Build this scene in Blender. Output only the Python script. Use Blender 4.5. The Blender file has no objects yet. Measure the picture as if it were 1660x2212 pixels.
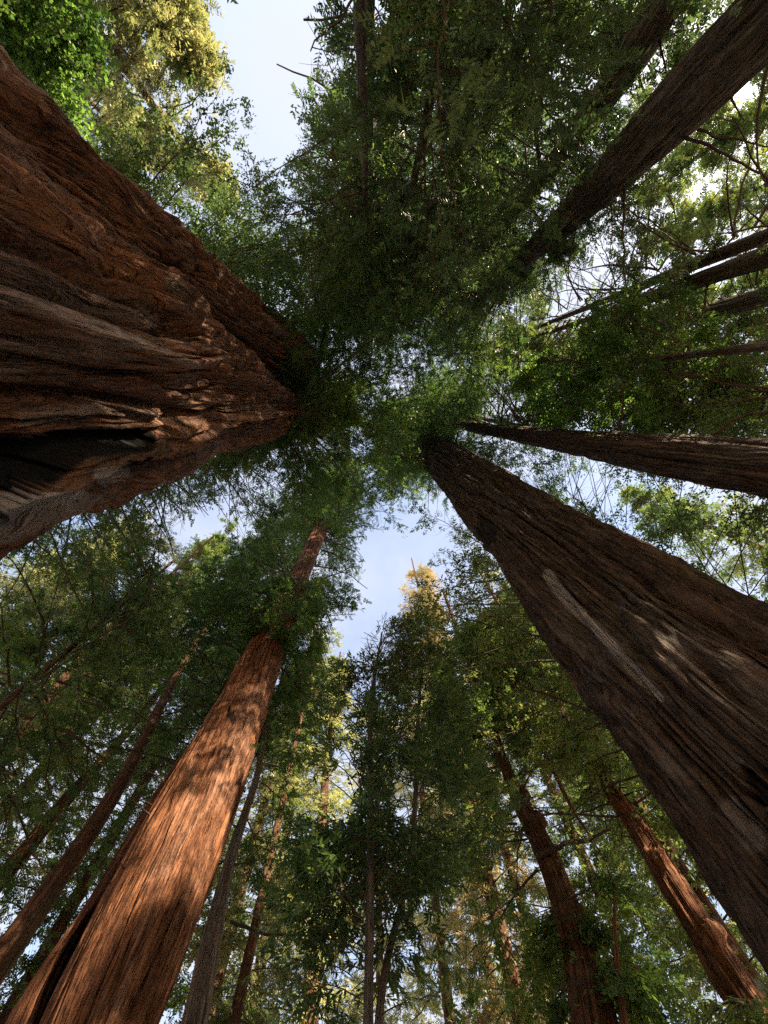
import bpy, math, os
import numpy as np
C = bpy.context.scene
R_ = math.radians
FAST_LEAF = 1.0

# ------------------------------------------------------------------ camera
# Image measurements are noted in a 1660 x 2212 raster.  The camera lies on the forest
# floor side looking almost straight up; the zenith sits a little above the frame centre.
W, H = 1660.0, 2212.0
LENS = 16.0
F = LENS / 36.0 * H
CX, CY = W / 2, H / 2
VPU, VPV = 805.0, 850.0
EYE = 1.5
wz = np.array([VPU - CX, -(VPV - CY), -F]); wz /= np.linalg.norm(wz)      # world up in camera space
wx = np.array([1.0, 0, 0]); wx = wx - wz * wx.dot(wz); wx /= np.linalg.norm(wx)
wy = np.cross(wz, wx)
M = np.array([wx, wy, wz])                                                # camera vec -> world vec
cam = bpy.data.cameras.new('camera'); co = bpy.data.objects.new('camera', cam)
C.collection.objects.link(co); C.camera = co
cam.sensor_fit = 'VERTICAL'; cam.sensor_height = 36.0; cam.lens = LENS
cam.clip_start = 0.05; cam.clip_end = 3000
import mathutils
mw = mathutils.Matrix([[M[i][0], M[i][1], M[i][2], 0] for i in range(3)] + [[0, 0, 0, 1]])
mw[0][3], mw[1][3], mw[2][3] = 0, 0, EYE
co.matrix_world = mw

# ------------------------------------------------------------------ sky, sun, exposure
SUN_EL, SUN_DIR = 41.0, np.array([0.70, -0.71])
C.view_settings.view_transform = 'Standard'; C.view_settings.look = 'None'
C.view_settings.exposure = 2.12; C.view_settings.gamma = 1.0
SUN_DIR = SUN_DIR / np.linalg.norm(SUN_DIR)
SUNV = np.array([SUN_DIR[0] * math.cos(R_(SUN_EL)), SUN_DIR[1] * math.cos(R_(SUN_EL)), math.sin(R_(SUN_EL))])
world = bpy.data.worlds.new('World'); C.world = world; world.use_nodes = True
nt = world.node_tree; nt.nodes.clear()
def N(nt, t, **kw):
    n = nt.nodes.new(t)
    for k, v in kw.items(): setattr(n, k, v)
    return n
out = N(nt, 'ShaderNodeOutputWorld'); bg = N(nt, 'ShaderNodeBackground'); bg.inputs[1].default_value = 0.105
sky = N(nt, 'ShaderNodeTexSky', sky_type='NISHITA', sun_disc=False)
sky.sun_elevation = R_(SUN_EL); sky.sun_rotation = math.atan2(SUN_DIR[0], SUN_DIR[1])
sky.air_density = 1.0; sky.dust_density = 1.5; sky.ozone_density = 1.0
tc = N(nt, 'ShaderNodeTexCoord'); sep = N(nt, 'ShaderNodeSeparateXYZ'); nt.links.new(tc.outputs['Generated'], sep.inputs[0])
mx_ = N(nt, 'ShaderNodeMath', operation='MAXIMUM'); mx_.inputs[1].default_value = 0.12; nt.links.new(sep.outputs[2], mx_.inputs[0])
vd = N(nt, 'ShaderNodeVectorMath', operation='DIVIDE'); cmb = N(nt, 'ShaderNodeCombineXYZ')
for i in range(3): nt.links.new(mx_.outputs[0], cmb.inputs[i])
nt.links.new(tc.outputs['Generated'], vd.inputs[0]); nt.links.new(cmb.outputs[0], vd.inputs[1])
nz = N(nt, 'ShaderNodeTexNoise'); nz.inputs['Scale'].default_value = 2.2; nz.inputs['Detail'].default_value = 6; nz.inputs['Roughness'].default_value = 0.55
nt.links.new(vd.outputs[0], nz.inputs['Vector'])
ramp = N(nt, 'ShaderNodeMapRange'); ramp.inputs[1].default_value = 0.36; ramp.inputs[2].default_value = 0.62; ramp.clamp = True
ramp.inputs[3].default_value = 0.30; ramp.inputs[4].default_value = 0.95
nt.links.new(nz.outputs[0], ramp.inputs[0])
mixc = N(nt, 'ShaderNodeMixRGB'); mixc.inputs[2].default_value = (1.95, 2.05, 2.36, 1)
nt.links.new(ramp.outputs[0], mixc.inputs[0]); nt.links.new(sky.outputs[0], mixc.inputs[1])
nt.links.new(mixc.outputs[0], bg.inputs[0]); nt.links.new(bg.outputs[0], out.inputs[0])
sl = bpy.data.lights.new('sun', 'SUN'); so = bpy.data.objects.new('sun', sl); C.collection.objects.link(so)
sl.energy = 5.0; sl.angle = R_(0.5); sl.color = (1.0, 0.80, 0.56)
so.rotation_euler = mathutils.Vector(SUNV).to_track_quat('Z', 'Y').to_euler(); so.location = (0, 0, 90)
C.cycles.max_bounces = 10; C.cycles.diffuse_bounces = 8; C.cycles.transmission_bounces = 8; C.cycles.glossy_bounces = 2
C.cycles.transparent_max_bounces = 2; C.cycles.use_denoising = False
C.cycles.sample_clamp_indirect = 6.0; C.cycles.caustics_reflective = False; C.cycles.caustics_refractive = False

# ------------------------------------------------------------------ helpers
rng = np.random.default_rng(7)
def ray(u, v):
    c = np.array([u - CX, -(v - CY), -F]); w = M @ c
    return w / np.linalg.norm(w)
def tang(u, v):
    d = ray(u, v); return d[:2] / d[2]
def project(P):
    """world points -> raster coords"""
    c = (P - np.array([0, 0, EYE])) @ M
    z = np.where(c[..., 2] > -1e-3, -1e-3, c[..., 2])
    return np.stack([CX - c[..., 0] / z * F, CY + c[..., 1] / z * F], -1)
def at(u, v, D):
    t = tang(u, v); n = np.hypot(*t); return t / n * D, D / n             # ground xy, height above the eye
def in_poly(p, poly):
    x, y = p[..., 0], p[..., 1]; r = np.zeros(x.shape, bool); n = len(poly)
    for i in range(n):
        x1, y1 = poly[i]; x2, y2 = poly[(i + 1) % n]
        if y1 == y2: continue
        c = ((y1 > y) != (y2 > y)) & (x < (x2 - x1) * (y - y1) / (y2 - y1) + x1)
        r ^= c
    return r
def hash3(ix, iy, iz, s):
    h = (ix.astype(np.int64) * 374761393 + iy.astype(np.int64) * 668265263 + iz.astype(np.int64) * 2147483647 + s * 1274126177) & 0xFFFFFFFF
    h = ((h ^ (h >> 13)) * 1274126177) & 0xFFFFFFFF
    h = ((h ^ (h >> 16)) * 2246822519) & 0xFFFFFFFF
    return ((h ^ (h >> 15)) & 0xFFFFFF) / float(0xFFFFFF) * 2 - 1
def vnoise(p, s=0):
    f = np.floor(p); t = p - f; t = t * t * t * (t * (t * 6 - 15) + 10); i = f.astype(np.int64)
    r = 0
    for a in (0, 1):
        wa = t[..., 0] if a else 1 - t[..., 0]
        for b in (0, 1):
            wb = t[..., 1] if b else 1 - t[..., 1]
            for c in (0, 1):
                wc = t[..., 2] if c else 1 - t[..., 2]
                r = r + wa * wb * wc * hash3(i[..., 0] + a, i[..., 1] + b, i[..., 2] + c, s)
    return r
def nrm(v): return v / np.maximum(np.linalg.norm(v, axis=-1, keepdims=True), 1e-9)

def make_obj(name, V, Q, mats, parent=None, midx=None, uv=None, fattr=None, vattr=None, smooth=False, loc=None):
    me = bpy.data.meshes.new(name)
    nv, nq = len(V), len(Q)
    me.vertices.add(nv); me.loops.add(nq * 4); me.polygons.add(nq)
    me.vertices.foreach_set('co', np.ascontiguousarray(V, np.float32).ravel())
    me.loops.foreach_set('vertex_index', np.ascontiguousarray(Q, np.int32).ravel())
    me.polygons.foreach_set('loop_start', np.arange(0, nq * 4, 4, dtype=np.int32))
    if midx is not None: me.polygons.foreach_set('material_index', midx.astype(np.int32))
    me.polygons.foreach_set('use_smooth', np.full(nq, smooth, bool))
    me.update(calc_edges=True)
    if uv is not None:
        l = me.uv_layers.new(name='bark'); l.data.foreach_set('uv', np.ascontiguousarray(uv[Q.ravel()], np.float32).ravel())
    if fattr is not None:
        a = me.attributes.new('tint', 'FLOAT', 'FACE'); a.data.foreach_set('value', fattr.astype(np.float32))
    if vattr is not None:
        a = me.attributes.new('mark', 'FLOAT_COLOR', 'POINT'); a.data.foreach_set('color', np.ascontiguousarray(vattr, np.float32).ravel())
    for m in mats: me.materials.append(m)
    o = bpy.data.objects.new(name, me); C.collection.objects.link(o)
    if parent is not None: o.parent = parent
    if loc is not None: o.location = loc
    return o
def thing(name, label, cat, xy, group=None):
    o = bpy.data.objects.new(name, None); C.collection.objects.link(o)
    o.location = (xy[0], xy[1], 0); o.empty_display_size = 0.5
    o['label'] = label; o['category'] = cat
    if group: o['group'] = group
    return o

# ------------------------------------------------------------------ materials
def mat(name):
    m = bpy.data.materials.new(name); m.use_nodes = True; m.node_tree.nodes.clear(); return m
def bark_mat(name, dark, light, grey, grey_amt=0.3, fib=14.0, bump=0.035, moss=0.0):
    m = mat(name); t = m.node_tree; L = t.links.new
    o = N(t, 'ShaderNodeOutputMaterial'); b = N(t, 'ShaderNodeBsdfPrincipled'); L(b.outputs[0], o.inputs[0])
    b.inputs['Roughness'].default_value = 0.85; b.inputs['Specular IOR Level'].default_value = 0.2
    uvn = N(t, 'ShaderNodeUVMap', uv_map='bark')
    warp = N(t, 'ShaderNodeTexNoise'); warp.inputs['Scale'].default_value = 1.0; warp.inputs['Detail'].default_value = 4
    wm = N(t, 'ShaderNodeMapping'); wm.inputs['Scale'].default_value = (1.6, 0.30, 1); L(uvn.outputs[0], wm.inputs[0]); L(wm.outputs[0], warp.inputs['Vector'])
    wa = N(t, 'ShaderNodeVectorMath', operation='MULTIPLY_ADD'); wa.inputs[1].default_value = (0.13, 0.0, 0)
    L(warp.outputs['Color'], wa.inputs[0]); L(uvn.outputs[0], wa.inputs[2])
    def nz_(sx, sy, det, rough, dist=0.0, off=0):
        mp = N(t, 'ShaderNodeMapping'); mp.inputs['Scale'].default_value = (sx, sy, 1); mp.inputs['Location'].default_value = (off, off, off)
        L(wa.outputs[0], mp.inputs[0])
        n = N(t, 'ShaderNodeTexNoise'); n.inputs['Scale'].default_value = 1; n.inputs['Detail'].default_value = det
        n.inputs['Roughness'].default_value = rough; n.inputs['Distortion'].default_value = dist
        L(mp.outputs[0], n.inputs['Vector']); return n
    ridge = nz_(fib * 0.42, 0.36, 5, 0.62, 0.15)
    rr = N(t, 'ShaderNodeMath', operation='SUBTRACT'); rr.inputs[1].default_value = 0.5; L(ridge.outputs[0], rr.inputs[0])
    ra = N(t, 'ShaderNodeMath', operation='ABSOLUTE'); L(rr.outputs[0], ra.inputs[0])
    rm = N(t, 'ShaderNodeMapRange'); rm.inputs[1].default_value = 0.0; rm.inputs[2].default_value = 0.11; L(ra.outputs[0], rm.inputs[0])
    fine = nz_(fib * 2.2, 3.0, 7, 0.72, 0.25, 5)
    patch = nz_(1.1, 0.28, 5, 0.6, 1.0, 11)
    mid = nz_(fib * 0.9, 1.0, 6, 0.7, 0.3, 3)
    # height
    h1 = N(t, 'ShaderNodeMath', operation='MULTIPLY_ADD'); h1.inputs[1].default_value = 0.5; L(fine.outputs[0], h1.inputs[0]); L(rm.outputs[0], h1.inputs[2])
    h2 = N(t, 'ShaderNodeMath', operation='MULTIPLY_ADD'); h2.inputs[1].default_value = 0.7; L(mid.outputs[0], h2.inputs[0]); L(h1.outputs[0], h2.inputs[2])
    grain = nz_(55, 17, 5, 0.7, 0.6, 31)
    h3 = N(t, 'ShaderNodeMath', operation='MULTIPLY_ADD'); h3.inputs[1].default_value = 0.22; L(grain.outputs[0], h3.inputs[0]); L(h2.outputs[0], h3.inputs[2])
    bp = N(t, 'ShaderNodeBump'); bp.inputs['Strength'].default_value = 1.0; bp.inputs['Distance'].default_value = bump
    L(h3.outputs[0], bp.inputs['Height']); L(bp.outputs[0], b.inputs['Normal'])
    # colour
    c1 = N(t, 'ShaderNodeMixRGB'); c1.inputs[1].default_value = (*dark, 1); c1.inputs[2].default_value = (*light, 1)
    f = N(t, 'ShaderNodeMath', operation='MULTIPLY_ADD'); f.inputs[1].default_value = 0.55; f.use_clamp = True
    fm = N(t, 'ShaderNodeMapRange'); fm.inputs[1].default_value = 0.38; fm.inputs[2].default_value = 0.62; L(fine.outputs[0], fm.inputs[0])
    rm2 = N(t, 'ShaderNodeMath', operation='MULTIPLY'); rm2.inputs[1].default_value = 0.45; L(rm.outputs[0], rm2.inputs[0])  # darkens the furrows in colour: their shade, with a bit of dirt
    L(fm.outputs[0], f.inputs[0]); L(rm2.outputs[0], f.inputs[2]); L(f.outputs[0], c1.inputs[0])
    c2 = N(t, 'ShaderNodeMixRGB'); c2.inputs[2].default_value = (*grey, 1); L(c1.outputs[0], c2.inputs[1])
    pm = N(t, 'ShaderNodeMapRange'); pm.inputs[1].default_value = 0.50; pm.inputs[2].default_value = 0.66; pm.inputs[4].default_value = grey_amt; L(patch.outputs[0], pm.inputs[0])
    pf = N(t, 'ShaderNodeMath', operation='MULTIPLY'); L(pm.outputs[0], pf.inputs[0]); L(f.outputs[0], pf.inputs[1]); L(pf.outputs[0], c2.inputs[0])
    last = c2
    if moss:
        mo = nz_(1.5, 0.5, 5, 0.7, 0.5, 23)
        mm = N(t, 'ShaderNodeMapRange'); mm.inputs[1].default_value = 0.5; mm.inputs[2].default_value = 0.62; mm.inputs[4].default_value = moss; L(mo.outputs[0], mm.inputs[0])
        c3 = N(t, 'ShaderNodeMixRGB'); c3.inputs[2].default_value = (0.05, 0.075, 0.03, 1); L(mm.outputs[0], c3.inputs[0]); L(last.outputs[0], c3.inputs[1]); last = c3
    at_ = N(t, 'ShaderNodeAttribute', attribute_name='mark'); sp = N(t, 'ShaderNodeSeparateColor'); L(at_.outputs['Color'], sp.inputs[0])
    for ch, col in ((0, (0.004, 0.004, 0.004)), (1, (0.40, 0.36, 0.33)), (2, (0.33, 0.13, 0.045))):  # black for char and dark slits, pale grey, orange for painted sun patches
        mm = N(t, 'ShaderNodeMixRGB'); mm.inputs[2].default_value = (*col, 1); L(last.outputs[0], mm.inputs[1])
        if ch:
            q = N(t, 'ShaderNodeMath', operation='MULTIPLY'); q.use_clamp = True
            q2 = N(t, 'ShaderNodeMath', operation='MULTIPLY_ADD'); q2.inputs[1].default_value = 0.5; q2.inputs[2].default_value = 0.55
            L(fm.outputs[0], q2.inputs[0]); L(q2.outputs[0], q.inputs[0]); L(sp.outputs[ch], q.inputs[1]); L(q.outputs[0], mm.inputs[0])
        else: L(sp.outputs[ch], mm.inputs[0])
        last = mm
    L(last.outputs[0], b.inputs['Base Color'])
    return m
def leaf_mat(name, cols, transl=0.45, rough=0.5):
    m = mat(name); t = m.node_tree; L = t.links.new
    o = N(t, 'ShaderNodeOutputMaterial'); b = N(t, 'ShaderNodeBsdfPrincipled'); tr = N(t, 'ShaderNodeBsdfTranslucent'); mx = N(t, 'ShaderNodeMixShader')
    b.inputs['Roughness'].default_value = rough; b.inputs['Specular IOR Level'].default_value = 0.35
    mx.inputs[0].default_value = transl
    a = N(t, 'ShaderNodeAttribute', attribute_name='tint'); r = N(t, 'ShaderNodeValToRGB')
    e = r.color_ramp.elements
    e[0].color = (*cols[0], 1); e[1].color = (*cols[-1], 1); e[1].position = 1.0
    for i, c in enumerate(cols[1:-1]):
        q = e.new((i + 1) / (len(cols) - 1)); q.color = (*c, 1)
    L(a.outputs['Fac'], r.inputs[0]); L(r.outputs[0], b.inputs['Base Color'])
    mu = N(t, 'ShaderNodeMixRGB', blend_type='MULTIPLY'); mu.inputs[0].default_value = 1; mu.inputs[2].default_value = (1.2, 1.22, 0.7, 1)
    L(r.outputs[0], mu.inputs[1]); L(mu.outputs[0], tr.inputs[0])
    L(b.outputs[0], mx.inputs[1]); L(tr.outputs[0], mx.inputs[2]); L(mx.outputs[0], o.inputs[0])
    return m
def simple_mat(name, c1, c2, scale=3.0):
    m = mat(name); t = m.node_tree; L = t.links.new
    o = N(t, 'ShaderNodeOutputMaterial'); b = N(t, 'ShaderNodeBsdfPrincipled'); L(b.outputs[0], o.inputs[0]); b.inputs['Roughness'].default_value = 0.9
    tcn = N(t, 'ShaderNodeTexCoord'); n = N(t, 'ShaderNodeTexNoise'); n.inputs['Scale'].default_value = scale; n.inputs['Detail'].default_value = 8
    L(tcn.outputs['Object'], n.inputs['Vector']); x = N(t, 'ShaderNodeMixRGB'); x.inputs[1].default_value = (*c1, 1); x.inputs[2].default_value = (*c2, 1)
    L(n.outputs[0], x.inputs[0]); L(x.outputs[0], b.inputs['Base Color'])
    bp = N(t, 'ShaderNodeBump'); bp.inputs['Distance'].default_value = 0.05; L(n.outputs[0], bp.inputs['Height']); L(bp.outputs[0], b.inputs['Normal'])
    return m
BARK_G = bark_mat('giant_bark', (0.026, 0.015, 0.011), (0.32, 0.145, 0.078), (0.28, 0.23, 0.20), 0.8, 13, 0.09, moss=0.25)
BARK_B = bark_mat('furrowed_bark', (0.018, 0.013, 0.010), (0.155, 0.098, 0.068), (0.20, 0.175, 0.155), 0.7, 12, 0.08, moss=0.2)
BARK_R = bark_mat('red_bark', (0.045, 0.016, 0.008), (0.34, 0.145, 0.068), (0.29, 0.20, 0.15), 0.6, 10, 0.07)
BARK_D = bark_mat('grey_brown_bark', (0.045, 0.036, 0.030), (0.20, 0.155, 0.125), (0.24, 0.22, 0.20), 0.5, 9, 0.06, moss=0.25)  # dull grey-brown tone with some moss
BARK_N = bark_mat('brown_bark', (0.03, 0.015, 0.009), (0.20, 0.09, 0.045), (0.18, 0.13, 0.10), 0.4, 9, 0.05, moss=0.3)
BARK_GREY = bark_mat('grey_bark', (0.06, 0.045, 0.035), (0.25, 0.20, 0.17), (0.34, 0.31, 0.29), 0.7, 12, 0.02)
TWIG = simple_mat('twig_wood', (0.03, 0.02, 0.014), (0.08, 0.05, 0.035), 6)
TWIG_R = simple_mat('dead_twig', (0.09, 0.04, 0.02), (0.20, 0.09, 0.05), 6)
LEAF = {
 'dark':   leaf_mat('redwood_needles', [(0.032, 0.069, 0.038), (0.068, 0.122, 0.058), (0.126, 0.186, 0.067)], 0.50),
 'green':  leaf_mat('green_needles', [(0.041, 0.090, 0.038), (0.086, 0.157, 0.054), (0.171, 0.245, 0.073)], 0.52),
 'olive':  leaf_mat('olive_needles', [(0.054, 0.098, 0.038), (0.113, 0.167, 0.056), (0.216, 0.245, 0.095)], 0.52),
 'tan':    leaf_mat('sunlit_tan_needles', [(0.10, 0.14, 0.06), (0.21, 0.23, 0.125), (0.36, 0.34, 0.22)], 0.5),  # needle colour lightened to tan to paint sunlit foliage
 'pale':   leaf_mat('sunlit_pale_needles', [(0.11, 0.15, 0.07), (0.31, 0.34, 0.18), (0.50, 0.48, 0.31)], 0.5),  # paler still: sunlight on the far crowns put into the colour
 'gold':   leaf_mat('sunlit_gold_needles', [(0.12, 0.14, 0.06), (0.29, 0.24, 0.14), (0.46, 0.35, 0.23)], 0.35),  # gold of the sunlit treetop painted as needle colour
 'bay':    leaf_mat('bay_leaves', [(0.034, 0.073, 0.038), (0.072, 0.132, 0.054), (0.144, 0.216, 0.067)], 0.50, 0.4),
 'maple':  leaf_mat('maple_leaves', [(0.041, 0.098, 0.029), (0.090, 0.186, 0.045), (0.198, 0.314, 0.078)], 0.58),
}

# ------------------------------------------------------------------ clear zones (openings in the canopy)
SKY_OPEN = [
 [(545, -20), (620, -20), (700, -20), (690, 25), (625, 45), (655, 120), (600, 130), (590, 180), (640, 215), (650, 290), (628, 330), (560, 350), (530, 330), (545, 280), (535, 240), (552, 180), (530, 120), (550, 60)],
 [(345, 450), (395, 462), (405, 500), (385, 505), (345, 475)],
 [(775, 1170), (850, 1150), (905, 1190), (900, 1225), (878, 1255), (868, 1330), (840, 1330), (790, 1370), (765, 1420), (700, 1425), (715, 1360), (765, 1330), (795, 1330), (792, 1250), (778, 1215)],
 [(408, 1140), (470, 1110), (490, 1135), (470, 1190), (430, 1215), (385, 1250), (352, 1222), (400, 1180)],
]
SKY_THIN = [  # openings with ragged, half-filled foliage: (polygon, share of sprays kept)
 ([(560, 990), (600, 960), (700, 945), (790, 925), (800, 990), (760, 1040), (700, 1010), (620, 1040), (560, 1090), (500, 1080)], 0.62),
 ([(780, 990), (830, 1040), (860, 1170), (760, 1170), (775, 1080)], 0.6),
 ([(600, 60), (720, 60), (760, 200), (740, 350), (800, 420), (790, 500), (740, 420), (640, 330)], 0.72),
 ([(800, 700), (815, 860), (790, 900), (780, 780)], 0.85),
 ([(380, 470), (470, 350), (560, 350), (640, 340), (700, 420), (560, 600), (480, 560)], 0.8),
 ([(540, 0), (540, 350), (480, 340), (500, 200), (490, 0)], 0.85),
 ([(1040, 700), (1200, 590), (1330, 480), (1660, 200), (1660, 540), (1400, 620), (1150, 780), (1040, 800)], 0.66),
 ([(1200, 1000), (1660, 1090), (1660, 1290), (1440, 1180), (1300, 1110)], 0.55),
 ([(150, 1120), (400, 1080), (560, 1030), (560, 1110), (420, 1200), (380, 1260), (280, 1290), (180, 1180)], 0.8),
 ([(0, 1700), (120, 1650), (240, 1480), (300, 1420), (300, 1480), (200, 1620), (100, 1800), (0, 1850)], 0.55),
 ([(560, 1640), (660, 1560), (760, 1560), (770, 1760), (640, 1800), (560, 1800)], 0.5),
 ([(840, 1680), (930, 1680), (920, 1780), (850, 1780)], 0.4),
 ([(1080, 1640), (1300, 1640), (1330, 1780), (1200, 1830), (1080, 1800)], 0.6),
]
CLEAR = []      # (polygon, distance): nothing hangs in front of a visible stretch of trunk
SUNFLECK = []   # (target point, radius): openings through which the sun reaches a trunk
def keep_mask(P, strict=False, sun=True):
    uv = project(P); hd = np.hypot(P[..., 0], P[..., 1])
    j = np.stack([vnoise(P * 0.9, 3), vnoise(P * 0.9, 4)], -1) * 16 + np.stack([vnoise(P * 3.1, 5), vnoise(P * 3.1, 6)], -1) * 9
    q = uv + j
    k = np.ones(P.shape[:-1], bool)
    for poly in SKY_OPEN: k &= ~in_poly(q, poly)
    if not strict:
        for poly, keep in SKY_THIN:
            nn = vnoise(P * 0.55, 9) * 0.5 + vnoise(P * 1.7, 10) * 0.35 + 0.5
            k &= ~(in_poly(q, poly) & (nn > keep))
    for poly, d in CLEAR:
        k &= ~(in_poly(uv, poly) & (hd < d))
    if sun:
        for T, r in SUNFLECK:
            w = P - T; s = w @ SUNV; dd = np.linalg.norm(w - s[..., None] * SUNV, axis=-1)
            k &= ~((s > max(0.5, r * 2)) & (dd < r * (1 + 0.5 * vnoise(P * 0.8, 12))))
    k &= np.linalg.norm(P - np.array([0, 0, EYE]), axis=-1) > 3.2
    return k

# ------------------------------------------------------------------ trunks
def sections(Ls, Rs, D):
    """silhouette pairs -> (h, x, y, R) of an upright trunk standing at distance D"""
    S = []
    for k, (a, b) in enumerate(zip(Ls, Rs)):
        d = D[k] if hasattr(D, '__len__') else D
        ta, tb = tang(*a), tang(*b)
        a1, a2 = math.atan2(ta[1], ta[0]), math.atan2(tb[1], tb[0])
        da = (a2 - a1 + math.pi) % (2 * math.pi) - math.pi
        az, be = a1 + da / 2, abs(da) / 2
        R = d * math.sin(be); tt = (np.hypot(*ta) + np.hypot(*tb)) / 2
        S.append((math.sqrt(d * d - R * R) / tt, d * math.cos(az), d * math.sin(az), R))
    S.sort(); return S
def cw(pts, D):
    """centre line with half widths -> sections and silhouette polygon"""
    A, B = [], []
    for i, (u, v, w) in enumerate(pts):
        r = np.array([u - VPU, v - VPV]); r /= np.linalg.norm(r); n = np.array([-r[1], r[0]])
        A.append(tuple(np.array([u, v]) + n * w)); B.append(tuple(np.array([u, v]) - n * w))
    return A, B
def smooth_interp(s, S, V):
    """Catmull-Rom-like through data"""
    S = np.asarray(S); V = np.asarray(V)
    if len(S) == 1: return np.full(len(s), V[0])
    m = np.gradient(V, S)
    i = np.clip(np.searchsorted(S, s) - 1, 0, len(S) - 2)
    h = S[i + 1] - S[i]; t = np.clip((s - S[i]) / h, 0, 1)
    return (2*t**3-3*t**2+1)*V[i] + (t**3-2*t**2+t)*h*m[i] + (-2*t**3+3*t**2)*V[i+1] + (t**3-t**2)*h*m[i+1]
class Axis:
    def __init__(s, S, top, rtop=0.08, flare=1.25, lean=(0, 0), fit=False):
        h, x, y, r = [list(a) for a in zip(*S)]
        if fit:      # even out the measured sections: an even lean and taper
            K_ = np.arcsinh(np.array(h) / math.hypot(x[0], y[0]))
            x, y, r = [list(np.polyval(np.polyfit(K_, a, d_), K_)) for a, d_ in ((x, 2), (y, 2), (r, 3))]
        if h[0] > 0.5:
            h.insert(0, -EYE); x.insert(0, x[0]); y.insert(0, y[0]); r.insert(0, r[0] * flare)
        if top > h[-1] + 3:
            n = h[-1]; rn = r[-1]; xn, yn = x[-1], y[-1]
            for f in (0.5, 1.0):
                h.append(n + (top - n) * f); x.append(xn + lean[0] * f); y.append(yn + lean[1] * f); r.append(rn + (rtop - rn) * f ** 1.0)
        s.h, s.x, s.y, s.r = map(np.array, (h, x, y, r)); s.top = h[-1]
        s.base = (x[0], y[0]); s.D = math.hypot(x[0], y[0])
    def at(s, hh):
        hh = np.asarray(hh, float); k = np.arcsinh(hh / s.D); K = np.arcsinh(s.h / s.D)
        # linear lookups keep the shape honest, smoothing happens through many sections
        return np.stack([np.interp(k, K, s.x), np.interp(k, K, s.y)], -1), np.interp(k, K, s.r)
    def smooth_at(s, hh):
        k = np.arcsinh(np.asarray(hh, float) / s.D); K = np.arcsinh(s.h / s.D)
        return np.stack([smooth_interp(k, K, s.x), smooth_interp(k, K, s.y)], -1), np.maximum(smooth_interp(k, K, s.r), 0.01)
def capsules(uv, pts, hi=1.15, fall=0.35):
    """soft mask round a chain of discs (u, v, r)"""
    m = np.zeros(uv.shape[:-1])
    for (u1, v1, r1), (u2, v2, r2) in zip(pts[:-1], pts[1:]):
        a = np.array([u1, v1]); b = np.array([u2, v2]); ab = b - a
        t = np.clip(((uv - a) @ ab) / ab.dot(ab), 0, 1); d = np.linalg.norm(uv - a - t[..., None] * ab, axis=-1) / (r1 + (r2 - r1) * t)
        m = np.maximum(m, np.clip((hi - d) / fall, 0, 1))
    return m
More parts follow.
